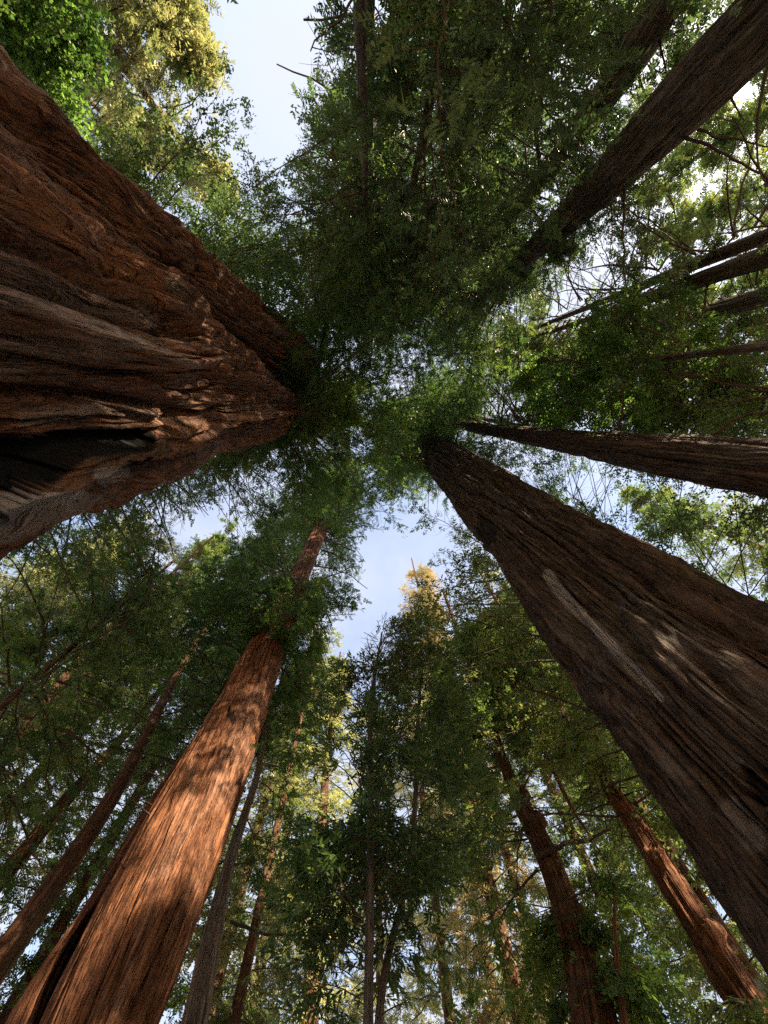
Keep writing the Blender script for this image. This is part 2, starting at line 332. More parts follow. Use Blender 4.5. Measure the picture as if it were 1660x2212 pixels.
def trunk(name, ax, root, material, nseg=48, step=0.03, amp=(0.05, 0.02, 0, 0), twist=0.03, seed=0, marks=None, hmax=None, dense=0.5, lobes=0.0, scorch=None):
    D = ax.D; k0, k1 = math.asinh(-(EYE + 0.3) / D), math.asinh((hmax or ax.top) / D)
    K = np.linspace(k0, k1, max(12, int((k1 - k0) / step))); hh = np.sinh(K) * D
    ctr, rad = ax.smooth_at(hh)
    phi = np.linspace(-math.pi, math.pi, nseg, endpoint=False)
    face = math.atan2(-ax.base[1], -ax.base[0])
    th = face + phi - dense * np.sin(phi)
    T, Z = np.meshgrid(th, hh); Rr = rad[:, None] * np.ones_like(T); Rm = float(rad[len(rad) // 3])
    tw = T + twist * Z
    bx, by = np.cos(tw) * Rm, np.sin(tw) * Rm
    P = lambda f, fz, s: np.stack([bx * f, by * f, Z * fz + s * 17.3], -1)
    wv = 0.22 * vnoise(P(0.8, 0.18, 5), seed + 5) + 0.04 * vnoise(P(3, 1.1, 6), seed + 6)
    bx2 = bx + wv; by2 = by - wv
    Pw = lambda f, fz, s: np.stack([bx2 * f, by2 * f, Z * fz + s * 17.3], -1)
    d = np.zeros_like(T)
    G = lambda n_, w: -np.exp(-(n_ / w) ** 2)
    if amp[0]: d += amp[0] * (0.5 - 2.0 * np.abs(vnoise(Pw(0.95, 0.07, 1), seed)))
    if amp[1]:
        n1 = vnoise(Pw(2.6, 0.13, 2), seed + 1); d += amp[1] * (0.5 * vnoise(Pw(2.2, 0.2, 8), seed + 14) + 1.3 * G(n1, 0.13) + 0.35)
    if amp[2]:
        n2 = vnoise(Pw(6.0, 0.28, 3), seed + 2); n3 = vnoise(Pw(14.0, 0.6, 3.5), seed + 12)
        d += amp[2] * (1.0 * G(n2, 0.17) + 0.5 * G(n3, 0.25) + 0.35 * vnoise(Pw(9, 1.2, 9), seed + 15) + 0.3)
    if amp[3]: d += amp[3] * vnoise(Pw(34, 2.6, 4), seed + 3)
    if lobes: d += lobes * vnoise(P(0.7, 0.3, 7), seed + 8)
    fade = np.clip(rad / rad.max() * 1.3, 0.15, 1)[:, None]
    Rf = Rr + d * fade
    V = np.stack([ctr[:, 0:1] + np.cos(T) * Rf, ctr[:, 1:2] + np.sin(T) * Rf, Z + EYE], -1)
    va = np.zeros((*T.shape, 4)); va[..., 3] = 1
    if marks:
        uv = project(V); facing = np.clip(((np.cos(T) * -ctr[:, 0:1] + np.sin(T) * -ctr[:, 1:2]) / D - (rad[:, None] / D - 0.35)) / 0.3, 0, 1)
        jit = uv + np.stack([vnoise(P(5, .8, 1), 31), vnoise(P(5, .8, 2), 32)], -1) * 9
        for ch, pts, strength, inward in marks:
            mk = capsules(jit, pts) * facing; mc = mk
            if inward > .5: mk = capsules(jit, pts, 1.0, 0.45) * facing; mc = capsules(jit, pts, 1.3, 0.15)
            va[..., ch] = np.maximum(va[..., ch], mc * strength)
            dirn = np.stack([np.cos(T), np.sin(T), 0 * T], -1)
            V = V - dirn * (mk * inward)[..., None]
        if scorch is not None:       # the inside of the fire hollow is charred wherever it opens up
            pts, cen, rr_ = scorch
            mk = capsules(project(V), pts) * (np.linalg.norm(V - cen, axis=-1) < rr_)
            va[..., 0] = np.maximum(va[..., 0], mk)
    V[..., 0] -= root.location[0]; V[..., 1] -= root.location[1]
    nr = len(hh); ii = np.arange(nr - 1)[:, None] * nseg; jj = np.arange(nseg)[None]; j2 = (jj + 1) % nseg
    Q = np.stack([ii + jj, ii + j2, ii + nseg + j2, ii + nseg + jj], -1).reshape(-1, 4)
    # uv: add a duplicate seam only through modulo-free coordinates (seam faces away from the camera)
    uvc = np.stack([(phi - dense * np.sin(phi))[None, :] * Rm + twist * Z * Rm, Z], -1).reshape(-1, 2) + seed * 3.7
    return make_obj(name, V.reshape(-1, 3), Q, [material], root, uv=uvc, vattr=va.reshape(-1, 4), smooth=True)

# ------------------------------------------------------------------ foliage
def quad_leaf(p, d, side, l, w, z=0.0):
    p = np.array(p, float); d = np.array(d, float); s = np.array(side, float)
    return [p, p + d * l * 0.45 + s * w, p + d * l, p + d * l * 0.45 - s * w]
def tmpl_frond(seed=8, n=7, wd=0.050, droop=0.0):
    q = []; r = np.random.default_rng(seed)
    for i in range(n):
        x = 0.06 + 0.88 * i / n; l = 0.44 * (1 - 0.6 * (i / n)) * r.uniform(.7, 1.15)
        for s in (-1, 1):
            a = R_(52 - 12 * i / n); d = (math.cos(a), s * math.sin(a), r.uniform(-.45, .2) - droop)
            q.append(quad_leaf((x, 0, 0), d, (-d[1], d[0], r.uniform(-.5, .5)), l * r.uniform(.6, 1.1), wd))
    q.append(quad_leaf((0.0, 0, 0), (1, 0, 0), (0, 1, 0), 1.1, 0.022))
    return np.array(q)
def tmpl_bay(seed=1, n=11):
    r = np.random.default_rng(seed); q = []
    for i in range(n):
        x = 0.05 + 0.9 * i / n; a = i * 2.4
        d = np.array([0.75, math.cos(a) * 0.65, math.sin(a) * 0.5 - 0.35]) + r.normal(0, .18, 3); d /= np.linalg.norm(d)
        s = np.cross(d, r.normal(0, 1, 3) * 0.6 + np.array([0, 0, 1])); s /= np.linalg.norm(s)
        q.append(quad_leaf((x, 0, 0), d, s, 0.40, 0.062))
    return np.array(q)
def tmpl_clump(seed=3, n=16, l=0.34, w=0.09):
    r = np.random.default_rng(seed); q = []
    for i in range(n):
        p = np.array([r.uniform(0, 1), r.uniform(-.38, .38), r.uniform(-.2, .2)])
        d = nrm(r.normal(0, 1, 3) * np.array([1, 1, .5])); s = np.cross(d, nrm(r.normal(0, .5, 3) + np.array([0, 0, 1]))); s /= np.linalg.norm(s)
        q.append(quad_leaf(p, d, s, l, w))
    return np.array(q)
T_FROND = [tmpl_frond(), tmpl_frond(11, 6, 0.042, .35), tmpl_frond(12, 8, 0.058, .1), tmpl_frond(13, 5, 0.05, .6), tmpl_clump(14, 13, .26, .05)]
T_BAY = [tmpl_bay(), tmpl_bay(2, 9), tmpl_bay(4, 13)]
T_CLUMP = [tmpl_clump(), tmpl_clump(31, 13, .28, .07), tmpl_clump(32, 18, .38, .075)]
T_MAPLE = [tmpl_clump(5, 14, 0.30, 0.14), tmpl_clump(51, 12, 0.24, 0.11), tmpl_clump(52, 15, 0.34, 0.12)]
def stamp(tm, pos, d, up, sc, tint):
    side = nrm(np.cross(up, d)); n = np.cross(d, side)
    t = tm.reshape(-1, 3)
    V = pos[:, None] + sc[:, None, None] * (t[None, :, 0:1] * d[:, None] + t[None, :, 1:2] * side[:, None] + t[None, :, 2:3] * n[:, None])
    nq = len(tm); f = np.repeat(tint, nq) + rng.normal(0, 0.17, len(pos) * nq)
    return V.reshape(-1, 3), np.clip(f, 0, 1)
def tubes(P, r, ns):
    """P (N,K,3), r (N,K) -> verts, quads"""
    Nn, K, _ = P.shape
    if Nn == 0: return np.zeros((0, 3)), np.zeros((0, 4), int)
    t = nrm(np.gradient(P, axis=1)); ref = np.array([0.13, 0.21, 0.97]); a = nrm(np.cross(t, ref)); b = np.cross(t, a)
    an = np.arange(ns) * 2 * math.pi / ns
    V = P[:, :, None] + r[:, :, None, None] * (np.cos(an)[None, None, :, None] * a[:, :, None] + np.sin(an)[None, None, :, None] * b[:, :, None])
    base = (np.arange(Nn) * K * ns)[:, None, None]; k = (np.arange(K - 1) * ns)[None, :, None]; j = np.arange(ns)[None, None]; j2 = (j + 1) % ns
    Q = np.stack(np.broadcast_arrays(base + k + j, base + k + j2, base + k + ns + j2, base + k + ns + j), -1).reshape(-1, 4)
    return V.reshape(-1, 3), Q
def crown(root, ax, h0, h1, L, nb, leaf, tmpl=None, spray=0.55, M_=12, K_=5, broad=False, carve=True, name='crown', nlimb=4,
          skew=(0, 0), tint=(0.45, 0.22), seed=0, wood=TWIG, prof='conifer', wood_r=1.0, droop=0.28, shorts=0.28, gapf=-0.28):
    r = np.random.default_rng(1000 + seed)
    tmpl = T_FROND if tmpl is None else tmpl
    t = np.sort((np.arange(nb) + r.uniform(0, 1, nb)) / nb); hz = h0 + (h1 - h0) * t
    az = np.arange(nb) * 2.39996 + r.normal(0, .5, nb)
    if prof == 'conifer': pf = np.minimum(1, 0.55 + 1.6 * t) * np.maximum(1 - t, 0.03) ** 0.65
    elif prof == 'column': pf = np.minimum(1, 0.6 + 2 * t) * np.maximum(1 - t, 0.12) ** 0.35
    elif prof == 'flat': pf = np.clip(0.55 + 1.5 * t, 0, 1) * np.where(t > .88, 0.7, 1)
    else: pf = np.sin(np.clip(t * 0.9 + 0.1, 0, 1) * math.pi) ** 0.6
    Lb = L * pf * r.uniform(0.6, 1.15, nb)
    short = r.uniform(0, 1, nb) < shorts; Lb = np.where(short, np.maximum(Lb * 0.32, .8), Lb)
    ctr, rad = ax.at(hz)
    e0 = (0.55 + 0.3 * t if broad else -0.12 + 0.6 * t) + r.normal(0, .15, nb)
    dr = (droop + r.normal(0, .08, nb))
    K = 9; s = np.linspace(0, 1, K)
    curl = r.normal(0, .35, nb)
    A = az[:, None] + curl[:, None] * s[None]
    hx = np.cumsum(np.cos(A), 1) / K; hy = np.cumsum(np.sin(A), 1) / K
    kx, ky = skew
    P = np.stack([ctr[:, 0:1] + Lb[:, None] * (hx + kx * s), ctr[:, 1:2] + Lb[:, None] * (hy + ky * s),
                  hz[:, None] + EYE + Lb[:, None] * (e0[:, None] * s - dr[:, None] * s ** 2)], -1)
    P += r.normal(0, .02, P.shape) * Lb[:, None, None] * s[None, :, None]
    br = (0.009 + 0.0085 * Lb)[:, None] * (1 - 0.85 * s)[None] * wood_r
    if carve:
        k = keep_mask(P, strict=True, sun=False); bad = ~k; first = np.where(bad.any(1), bad.argmax(1), K)
        idx = np.minimum(np.arange(K)[None], np.maximum(first - 1, 0)[:, None])
        P2 = np.take_along_axis(P, idx[..., None].repeat(3, -1), 1)
        okb = first > 2
        cutoff = first / (K - 1.0)
    else: P2 = P; okb = np.ones(nb, bool); cutoff = np.full(nb, 9.0)
    # side branchlets
    sj = np.tile((np.arange(M_) + 0.5) / M_, (nb, 1)) * 0.88 + 0.14 + r.normal(0, .02, (nb, M_)); sj = np.clip(sj, 0.08, 1)
    f = sj * (K - 1); i0 = np.clip(f.astype(int), 0, K - 2); fr = (f - i0)[..., None]
    take = lambda i: np.take_along_axis(P, i[..., None].repeat(3, -1), 1)
    B = take(i0) * (1 - fr) + take(i0 + 1) * fr; tg = nrm(take(i0 + 1) - take(i0))
    sd = np.where(np.arange(M_) % 2, 1.0, -1.0)[None] * np.ones((nb, 1))
    hside = nrm(np.cross(tg, np.array([0, 0, 1.0]))) * sd[..., None]
    mixa = r.uniform(0.45, 1.0, (nb, M_))[..., None] * np.where(sj > 0.95, 0.1, 1)[..., None]
    bd = nrm(tg * (1.1 - mixa * 0.6) + hside * mixa + np.array([0, 0, -0.12]) + r.normal(0, .22 if broad else .10, (nb, M_, 3)))
    bl = np.maximum(Lb[:, None] * 0.48 * (1 - 0.6 * sj) * r.uniform(.6, 1.25, (nb, M_)), 0.35)
    K4 = 4; q = np.linspace(0, 1, K4)
    BP = B[:, :, None] + bl[..., None, None] * (bd[:, :, None] * q[None, None, :, None] + np.array([0, 0, -0.16]) * (q ** 2)[None, None, :, None])
    okl = (sj < cutoff[:, None])
    BPf = BP.reshape(-1, K4, 3); okf = okl.ravel()
    if carve: okf &= keep_mask(BPf[:, -1]) & keep_mask(BPf[:, 1])
    # sprays
    ks = (np.arange(K_) + 0.6) / K_
    SP = (B[:, :, None] + bl[..., None, None] * (bd[:, :, None] * ks[None, None, :, None] + np.array([0, 0, -0.16]) * (ks ** 2)[None, None, :, None]))
    SP = SP + r.normal(0, .10, SP.shape)
    alt = np.where(np.arange(K_) % 2, 1.0, -1.0); alt[-1] = 0
    s2 = nrm(np.cross(bd, np.array([0, 0, 1.0])))
    SD = nrm(bd[:, :, None] + s2[:, :, None] * alt[None, None, :, None] * 0.75 + r.normal(0, .28, SP.shape) + np.array([0, 0, -0.15]))
    UP = nrm(np.array([0, 0, 1.0]) + r.normal(0, .60 if not broad else .8, SP.shape))
    sc = spray * r.uniform(.65, 1.25, SP.shape[:-1])
    tb = r.normal(0, tint[1] * .6, (nb, 1, 1)) + r.normal(0, tint[1] * .5, (nb, M_, 1)) + 0.35 * (ks[None, None] - .5) + tint[0]
    tn = tb * np.ones(sc.shape)
    SPf, SDf, UPf, scf, tnf = SP.reshape(-1, 3), SD.reshape(-1, 3), UP.reshape(-1, 3), sc.ravel(), tn.ravel()
    ok = np.repeat(okl.ravel(), K_)
    ok &= (vnoise(SPf * 0.5, 60 + seed) + 0.6 * vnoise(SPf * 1.5, 61 + seed)) > gapf
    if carve: ok &= keep_mask(SPf + SDf * (0.5 * scf)[:, None])
    SPf, SDf, UPf, scf, tnf = SPf[ok], SDf[ok], UPf[ok], scf[ok], tnf[ok]
    grp = r.integers(0, len(tmpl), len(SPf)); parts = [stamp(tm, SPf[grp == g], SDf[grp == g], UPf[grp == g], scf[grp == g], tnf[grp == g]) for g, tm in enumerate(tmpl)]
    V1 = np.concatenate([a_[0] for a_ in parts]); F1 = np.concatenate([a_[1] for a_ in parts])
    Q1 = np.arange(len(V1)).reshape(-1, 4)
    off = np.array([root.location[0], root.location[1], 0])
    # big boughs nearest the ground become separate limbs, the rest stay in the crown
    order = [i for i in range(nb) if okb[i]][:nlimb * 2:2]
    rest = np.array([okb[i] and i not in order for i in range(nb)], bool)
    V2, Q2 = tubes(P2[rest], br[rest], 5)
    V3, Q3 = tubes(BPf[okf], np.repeat((0.006 + .006 * bl.ravel()[okf])[:, None], K4, 1) * (1 - .7 * q)[None] * wood_r, 3)
    V = np.concatenate([V1, V2, V3]) - off
    Q = np.concatenate([Q1, Q2 + len(V1), Q3 + len(V1) + len(V2)])
    mi = np.concatenate([np.zeros(len(Q1)), np.ones(len(Q2) + len(Q3))])
    fa = np.concatenate([F1, np.zeros(len(Q2) + len(Q3))])
    make_obj(name, V, Q, [LEAF[leaf], wood], root, midx=mi, fattr=fa)
    for i in order:
        v, qd = tubes(P2[i:i + 1], br[i:i + 1], 7)
        make_obj('branch', v - off, qd, [wood], root, smooth=True)
    return len(Q)
def stick(root, pts, r0, r1, material=TWIG, name='branch', ns=6, leaf=None):
    """a single bent branch through raster points: (u, v, distance)"""
    P = []
    for u, v, D in pts:
        xy, h = at(u, v, D); P.append((xy[0], xy[1], h + EYE))
    P = np.array(P); n = 14; s = np.linspace(0, 1, n); S = np.linspace(0, 1, len(P))
    Q = np.stack([smooth_interp(s, S, P[:, k]) for k in range(3)], -1) + rng.normal(0, .012, (n, 3))
    v, q = tubes(Q[None], (r0 + (r1 - r0) * s)[None], ns)
    off = np.array([root.location[0], root.location[1], 0])
    return make_obj(name, v - off, q, [material], root, smooth=True)

def stubs(root, ax, h0, h1, k, seed, rr=(0.015, 0.035), ll=(0.3, 1.1), material=TWIG):
    r = np.random.default_rng(500 + seed); off = np.array([root.location[0], root.location[1], 0]); face = math.atan2(-ax.base[1], -ax.base[0])
    for i in range(k):
        h = r.uniform(h0, h1); c, R = ax.at(h); a = face + r.choice([-1, 1]) * r.uniform(0.9, 1.7); l = r.uniform(*ll); n = 6
        s_ = np.linspace(0, 1, n); d = np.array([math.cos(a), math.sin(a), r.uniform(-.4, .5)])
        P = np.array([c[0], c[1], h + EYE]) + np.array([math.cos(a), math.sin(a), 0]) * (R * 0.85) + d * (l * s_)[:, None] + r.normal(0, .04, (n, 3)) * s_[:, None]
        r0 = r.uniform(*rr); v, q = tubes(P[None], (r0 * (1 - .75 * s_))[None], 5)
        make_obj('dead_stub', v - off, q, [material], root, smooth=True)
TOTAL = [0]
RED = 'redwood_tree'
def poly_of(A, B): return list(A) + list(reversed(B))

# ------------------------------------------------------------------ ground
def ground():
    n = 90; g = np.sinh(np.linspace(-1, 1, n) * 5.2) / math.sinh(5.2) * 900
    X, Y = np.meshgrid(g, g); d = np.hypot(X, Y)
    Z = (vnoise(np.stack([X * .12, Y * .12, X * 0], -1), 70) * .22 + vnoise(np.stack([X * .5, Y * .5, X * 0], -1), 71) * .05) * np.clip(d / 6, 0, 1)
    Z = Z - 0.02 + np.clip(d - 90, 0, 400) * 0.12
    V = np.stack([X, Y, Z], -1).reshape(-1, 3); i = np.arange(n - 1)[:, None] * n + np.arange(n - 1)[None]
    Q = np.stack([i, i + 1, i + n + 1, i + n], -1).reshape(-1, 4)
    o = make_obj('ground', V, Q, [simple_mat('forest_floor', (0.20, 0.15, 0.10), (0.48, 0.38, 0.27), 2.5)], smooth=True)
    o['kind'] = 'structure'
ground()

# ------------------------------------------------------------------ measured trees
TREES = []
def tree(name, label, S, top, lean=(0, 0), group=None, cat='tree', rtop=0.08, fit=False):
    ax = Axis(S, top, rtop=rtop, lean=lean, fit=fit)
    root = thing(name, label, cat, ax.base, group)
    return root, ax
def tree_edges(name, label, A, B, D, top, clear=True, **kw):
    S = sections(A, B, D)
    if clear == 'half':
        A2 = [tuple(np.array(a) * .78 + np.array(b) * .22) for a, b in zip(A, B)]; B2 = [tuple(np.array(b) * .78 + np.array(a) * .22) for a, b in zip(A, B)]
        CLEAR.append((poly_of(A2[1:-2], B2[1:-2]), D))
    elif clear: CLEAR.append((poly_of(A, B), (D if not hasattr(D, '__len__') else max(D)) + 0.5))
    return tree(name, label, S, top, **kw)
def tree_cw(name, label, pts, D, top, **kw):
    A, B = cw(pts, D); return tree_edges(name, label, A, B, D, top, **kw)
def tree_at(name, label, u, v, D, R, top, **kw):
    xy, _ = at(u, v, D)
    return tree(name, label, [(-EYE, xy[0], xy[1], R * 1.25), (1.5, xy[0], xy[1], R)], top, **kw)

# A: the giant at the left, two fused stems
A1u = [(-180, 160), (0, 330), (200, 470), (360, 585), (440, 690), (520, 782), (610, 842)]
A1l = [(-180, 1262), (0, 1184), (220, 1104), (351, 1035), (451, 996), (566, 953), (636, 926)]
A2u = [(-160, -20), (0, 120), (90, 215), (236, 361), (341, 461), (411, 526), (511, 619), (590, 668), (640, 718)]
A2l = [(-160, 800), (0, 790), (90, 800), (236, 815), (341, 822), (411, 830), (511, 838), (590, 845), (640, 850)]
CLEAR.append((poly_of(A1u[:-1], A1l[:-2]), 5.0)); CLEAR.append((poly_of(A2u[:-2], A2l[:-2]), 6.0))
rootA, axA = tree('redwood_tree', 'colossal redwood at the left, two fused stems of folded bark with a black fire hollow',
                  sections(A1u, A1l, 4.6), 62, lean=(-2.6, 0.3))
axA2 = Axis(sections(A2u, A2l, 5.6), 60, lean=(-2.4, -1.2))
# B: the big trunk at the lower right
Bl = [(1760, 2210), (1660, 2044), (1530, 1874), (1430, 1725), (1309, 1557), (1254, 1437), (1179, 1352), (1119, 1271), (1034, 1166), (985, 1095), (932, 1030), (900, 975)]
Bu = [(1860, 1395), (1660, 1311), (1495, 1221), (1410, 1171), (1300, 1118), (1229, 1082), (1165, 1052), (1109, 1034), (1045, 1000), (1025, 985), (986, 953), (934, 932)]
rootB, axB = tree_edges('redwood_tree', 'huge dark furrowed redwood at the lower right with a long pale scar down its bark', Bl, Bu, 6.6, 74, fit=True, clear=False)
CLEAR.append((poly_of(Bl[:-2], Bu[:-2]), 7.0))
# C: the trunk running to the right edge
Cu = [(1760, 950), (1660, 946), (1410, 933), (1179, 923), (1069, 919), (978, 903)]
Cl = [(1760, 1098), (1660, 1076), (1530, 1049), (1254, 986), (1109, 953), (990, 924)]
Cu = [(1760, 950), (1660, 946), (1530, 940), (1254, 927), (1109, 921), (990, 906)]
rootC, axC = tree_edges('redwood_tree', 'straight redwood running to the right edge, its upper side rimmed with orange sunlit bark', Cu, Cl, 8.2, 60, fit=True)
# D: upper right
Du = [(1680, -90), (1600, -15), (1520, 75), (1430, 190), (1354, 281), (1279, 355), (1224, 425), (1170, 490), (1080, 590)]
Dl = [(1780, 20), (1690, 110), (1600, 200), (1500, 285), (1400, 372), (1310, 445), (1250, 492), (1200, 530), (1102, 612)]
rootD, axD = tree_edges('redwood_tree', 'dark smooth-sided redwood slanting in from the upper right corner', Du, Dl, 10.5, 62, fit=True, clear='half')
D2u = [(1450, -70), (1394, 0), (1329, 100), (1279, 190), (1235, 260)]
D2l = [(1560, -80), (1495, 0), (1425, 110), (1354, 195), (1285, 280)]
rootD2, axD2 = tree_edges('redwood_tree', 'broad grey-brown redwood at the top right, just left of the dark corner trunk', D2u, D2l, 11.5, 55, clear='half')
D3 = [(1275, -60, 36), (1235, 10, 32), (1180, 110, 26), (1120, 230, 20)]
rootD3, axD3 = tree_cw('redwood_tree', 'nearly black redwood trunk at the top edge, half lost in dark foliage', D3, 12.5, 52, clear='half')
# H: the sunlit red trunk
Hl = [(40, 2350), (110, 2212), (195, 1985), (240, 1874), (296, 1783), (351, 1683), (421, 1593), (491, 1487), (551, 1377), (601, 1296), (646, 1206), (671, 1151), (700, 1090)]
Hr = [(300, 2350), (336, 2232), (401, 2035), (436, 1934), (476, 1833), (515, 1730), (549, 1640), (572, 1540), (608, 1420), (645, 1322), (681, 1225), (704, 1160), (726, 1100)]
CLEAR.append((Hl[:7] + list(reversed(Hr[:7])), 13.0)); CLEAR.append(([(646, 1206), (671, 1151), (700, 1150), (670, 1250), (635, 1250)], 13.0))
rootH, axH = tree_edges('redwood_tree', 'tall redwood at the lower left with sunlit orange-red bark and a side stem beyond a dark slit', Hl, Hr, 12.3, 72, fit=True, clear=False)
rootI, axI = tree_cw('redwood_tree', 'slim reddish redwood left of the sunlit trunk, leaning in from the lower left edge', [(-60, 2160, 34), (20, 2050, 30), (110, 1920, 24), (200, 1790, 19), (290, 1640, 14), (345, 1530, 11), (385, 1455, 8)], 20, 55)
rootJ, axJ = tree_cw('redwood_tree', 'thin brown redwood at the left edge whose trunk shows below the middle', [(-40, 1690, 20), (20, 1612, 16), (65, 1565, 13), (132, 1477, 11), (185, 1412, 9), (232, 1365, 7)], 24, 50, clear=False)
rootK, axK = tree_cw('redwood_tree', 'distant rust-coloured redwood showing through the leaves under the giant at the left', [(-10, 1350, 11), (85, 1294, 9), (160, 1243, 8), (220, 1204, 6)], 27, 46, clear=False)
rootK2, axK2 = tree_cw('redwood_tree', 'pale tan redwood glimpsed between the dark boughs at the lower left', [(-60, 1970, 20), (45, 1849, 17), (150, 1720, 14), (226, 1637, 11), (300, 1550, 8)], 27, 58, clear=False)
rootL, axL = tree_cw('redwood_tree', 'grey-white barked tree standing right behind the sunlit red trunk', [(405, 2290, 34), (420, 2212, 30), (446, 2084, 25), (481, 1924, 16), (506, 1829, 12), (531, 1755, 9), (556, 1673, 7), (568, 1608, 5)], 15, 33)
rootN, axN = tree_cw('redwood_tree', 'straight tan conifer with drooping pale foliage at the bottom, left of the leafy saplings', [(664, 2290, 24), (668, 2212, 22), (678, 2050, 17), (685, 1900, 13), (700, 1720, 9), (712, 1600, 6)], 28, 45, clear=False)
rootO, axO = tree_cw('redwood_tree', 'knobbly redwood with feathery green sprays at the bottom right, nearer the picture centre', [(1300, 2290, 60), (1285, 2212, 54), (1258, 2080, 42), (1215, 1940, 31), (1175, 1835, 26), (1130, 1745, 20), (1098, 1670, 13), (1060, 1560, 9)], 13.5, 28, clear=False)
rootP, axP = tree_cw('redwood_tree', 'orange-brown redwood at the bottom right, close beside the huge dark trunk', [(1720, 2320, 48), (1640, 2200, 44), (1550, 2069, 38), (1480, 1954, 31), (1430, 1874, 27), (1375, 1785, 21), (1319, 1703, 17), (1285, 1650, 12)], 14.5, 31, clear=False)
CLEAR.append(([(1145, 1760), (1180, 1780), (1235, 1935), (1195, 1935)], 14))
CLEAR.append(([(1365, 1765), (1395, 1770), (1560, 2020), (1640, 2130), (1600, 2160), (1460, 1990), (1380, 1860)], 15))
rootE, axE = tree_cw('redwood_tree', 'dark slanting trunk at the right edge, the upper of the pair above the bright leaves', [(1760, 520, 30), (1660, 553, 26), (1560, 587, 21), (1440, 630, 16), (1370, 655, 10)], 12.5, 45, clear='half')
rootF, axF = tree_cw('redwood_tree', 'dark slanting trunk at the right edge, the lower of the pair above the bright leaves', [(1760, 610, 24), (1660, 641, 21), (1500, 684, 18), (1400, 716, 14), (1340, 737, 9)], 14, 45, clear='half')
rootG, axG = tree_cw('redwood_tree', 'thin level trunk at the right edge, half hidden by hanging green leaves', [(1760, 770, 15), (1660, 777, 13), (1530, 787, 11), (1400, 804, 9), (1300, 812, 6)], 17, 45, clear=False)
rootQ, axQ = tree_cw('dead_sapling', 'bare pale orange dead sapling between the two bottom right redwoods', [(1362, 2290, 12), (1350, 2212, 10), (1335, 2100, 7), (1328, 1994, 5), (1328, 1940, 2.5)], 12.5, 13, clear=False)
rootM, axM = tree_cw('bay_tree', 'tall slender broadleaf with dark glossy leaves, its straight stem rising at the bottom centre', [(795, 2330, 14), (796, 2212, 12), (800, 1900, 9), (800, 1700, 7), (804, 1500, 5), (826, 1365, 1.5)], 5.8, 11.2, clear=False, rtop=.01)
rootM2, axM2 = tree_cw('bay_tree', 'slender broadleaf with a crooked bowed stem, right of the straight one at the bottom', [(815, 2330, 11), (822, 2170, 9), (838, 2070, 8), (868, 1950, 7), (888, 1850, 6), (898, 1720, 5), (903, 1560, 4), (912, 1440, 2)], 6.6, 11.6, clear=False, rtop=.01)

SUNFLECK += [
 ((*at(330, 600, 3.6)[0], at(330, 600, 3.6)[1] + EYE), 0.36),
 ((*at(170, 560, 3.6)[0], at(170, 560, 3.6)[1] + EYE), 0.32),
]
for u, v, r in [(230, 2190, 1.0), (300, 2050, 0.9), (345, 1930, 0.9), (420, 1800, 0.8), (470, 1800, .7), (500, 1700, 0.6), (310, 1860, .6), (545, 1600, .6)]:
    xy, h = at(u, v, 11.3); SUNFLECK.append((np.array([*xy, h + EYE]), r))
for u, v, r in [(1400, 1165, .45), (1100, 1030, .9), (1160, 925, .9), (1300, 930, .9), (1450, 935, .9), (1600, 945, .9)]:
    xy, h = at(u, v, 7.5); SUNFLECK.append((np.array([*xy, h + EYE]), r))
for u, v, r in [(1400, 1800, 1.0), (1480, 1930, 1.0), (1560, 2050, 1.0), (1120, 1720, .8)]:
    xy, h = at(u, v, 13.5); SUNFLECK.append((np.array([*xy, h + EYE]), r))
for u, v, D, r in [(960, 2050, 32, 7), (1100, 1980, 32, 6), (700, 1850, 28, 6), (640, 1650, 20, 4), (1000, 1700, 12, 2.0), (1250, 2050, 24, 6), (1450, 1900, 24, 6), (1350, 1800, 22, 5), (1080, 1500, 11, 2.0), (800, 2100, 30, 6), (450, 2150, 26, 5), (560, 2050, 28, 5), (900, 1300, 26, 4.5), (1300, 760, 9.5, 2.2), (1150, 800, 9.5, 1.8), (1450, 820, 11, 2.2), (100, 1400, 24, 4), (60, 1600, 26, 4), (250, 1250, 24, 4), (1500, 420, 22, 4), (1400, 2050, 24, 4), (900, 1750, 26, 6), (1180, 1600, 20, 4), (330, 60, 15, 3.0), (300, 200, 15, 2.5), (430, 260, 16, 2.5), (130, 60, 9, 1.8), (450, 60, 16, 2.5), (250, 380, 14, 2)]:
    xy, h = at(u, v, D); SUNFLECK.append((np.array([*xy, h + EYE]), r))
for x, y, r in [(1.5, 1.0, 2.6), (-1.0, 3.5, 2.2), (3.5, -2.0, 2.2), (4.5, 3.5, 2.0), (-2.0, 7.0, 2.2), (2.0, 9.0, 2.4), (6.5, -4.5, 2.0), (-1.5, -2.5, 2.0)]:
    SUNFLECK.append((np.array([x, y, 0.0]), r))
SUNFLECK[:2] = [(np.array(p), r) for p, r in SUNFLECK[:2]]

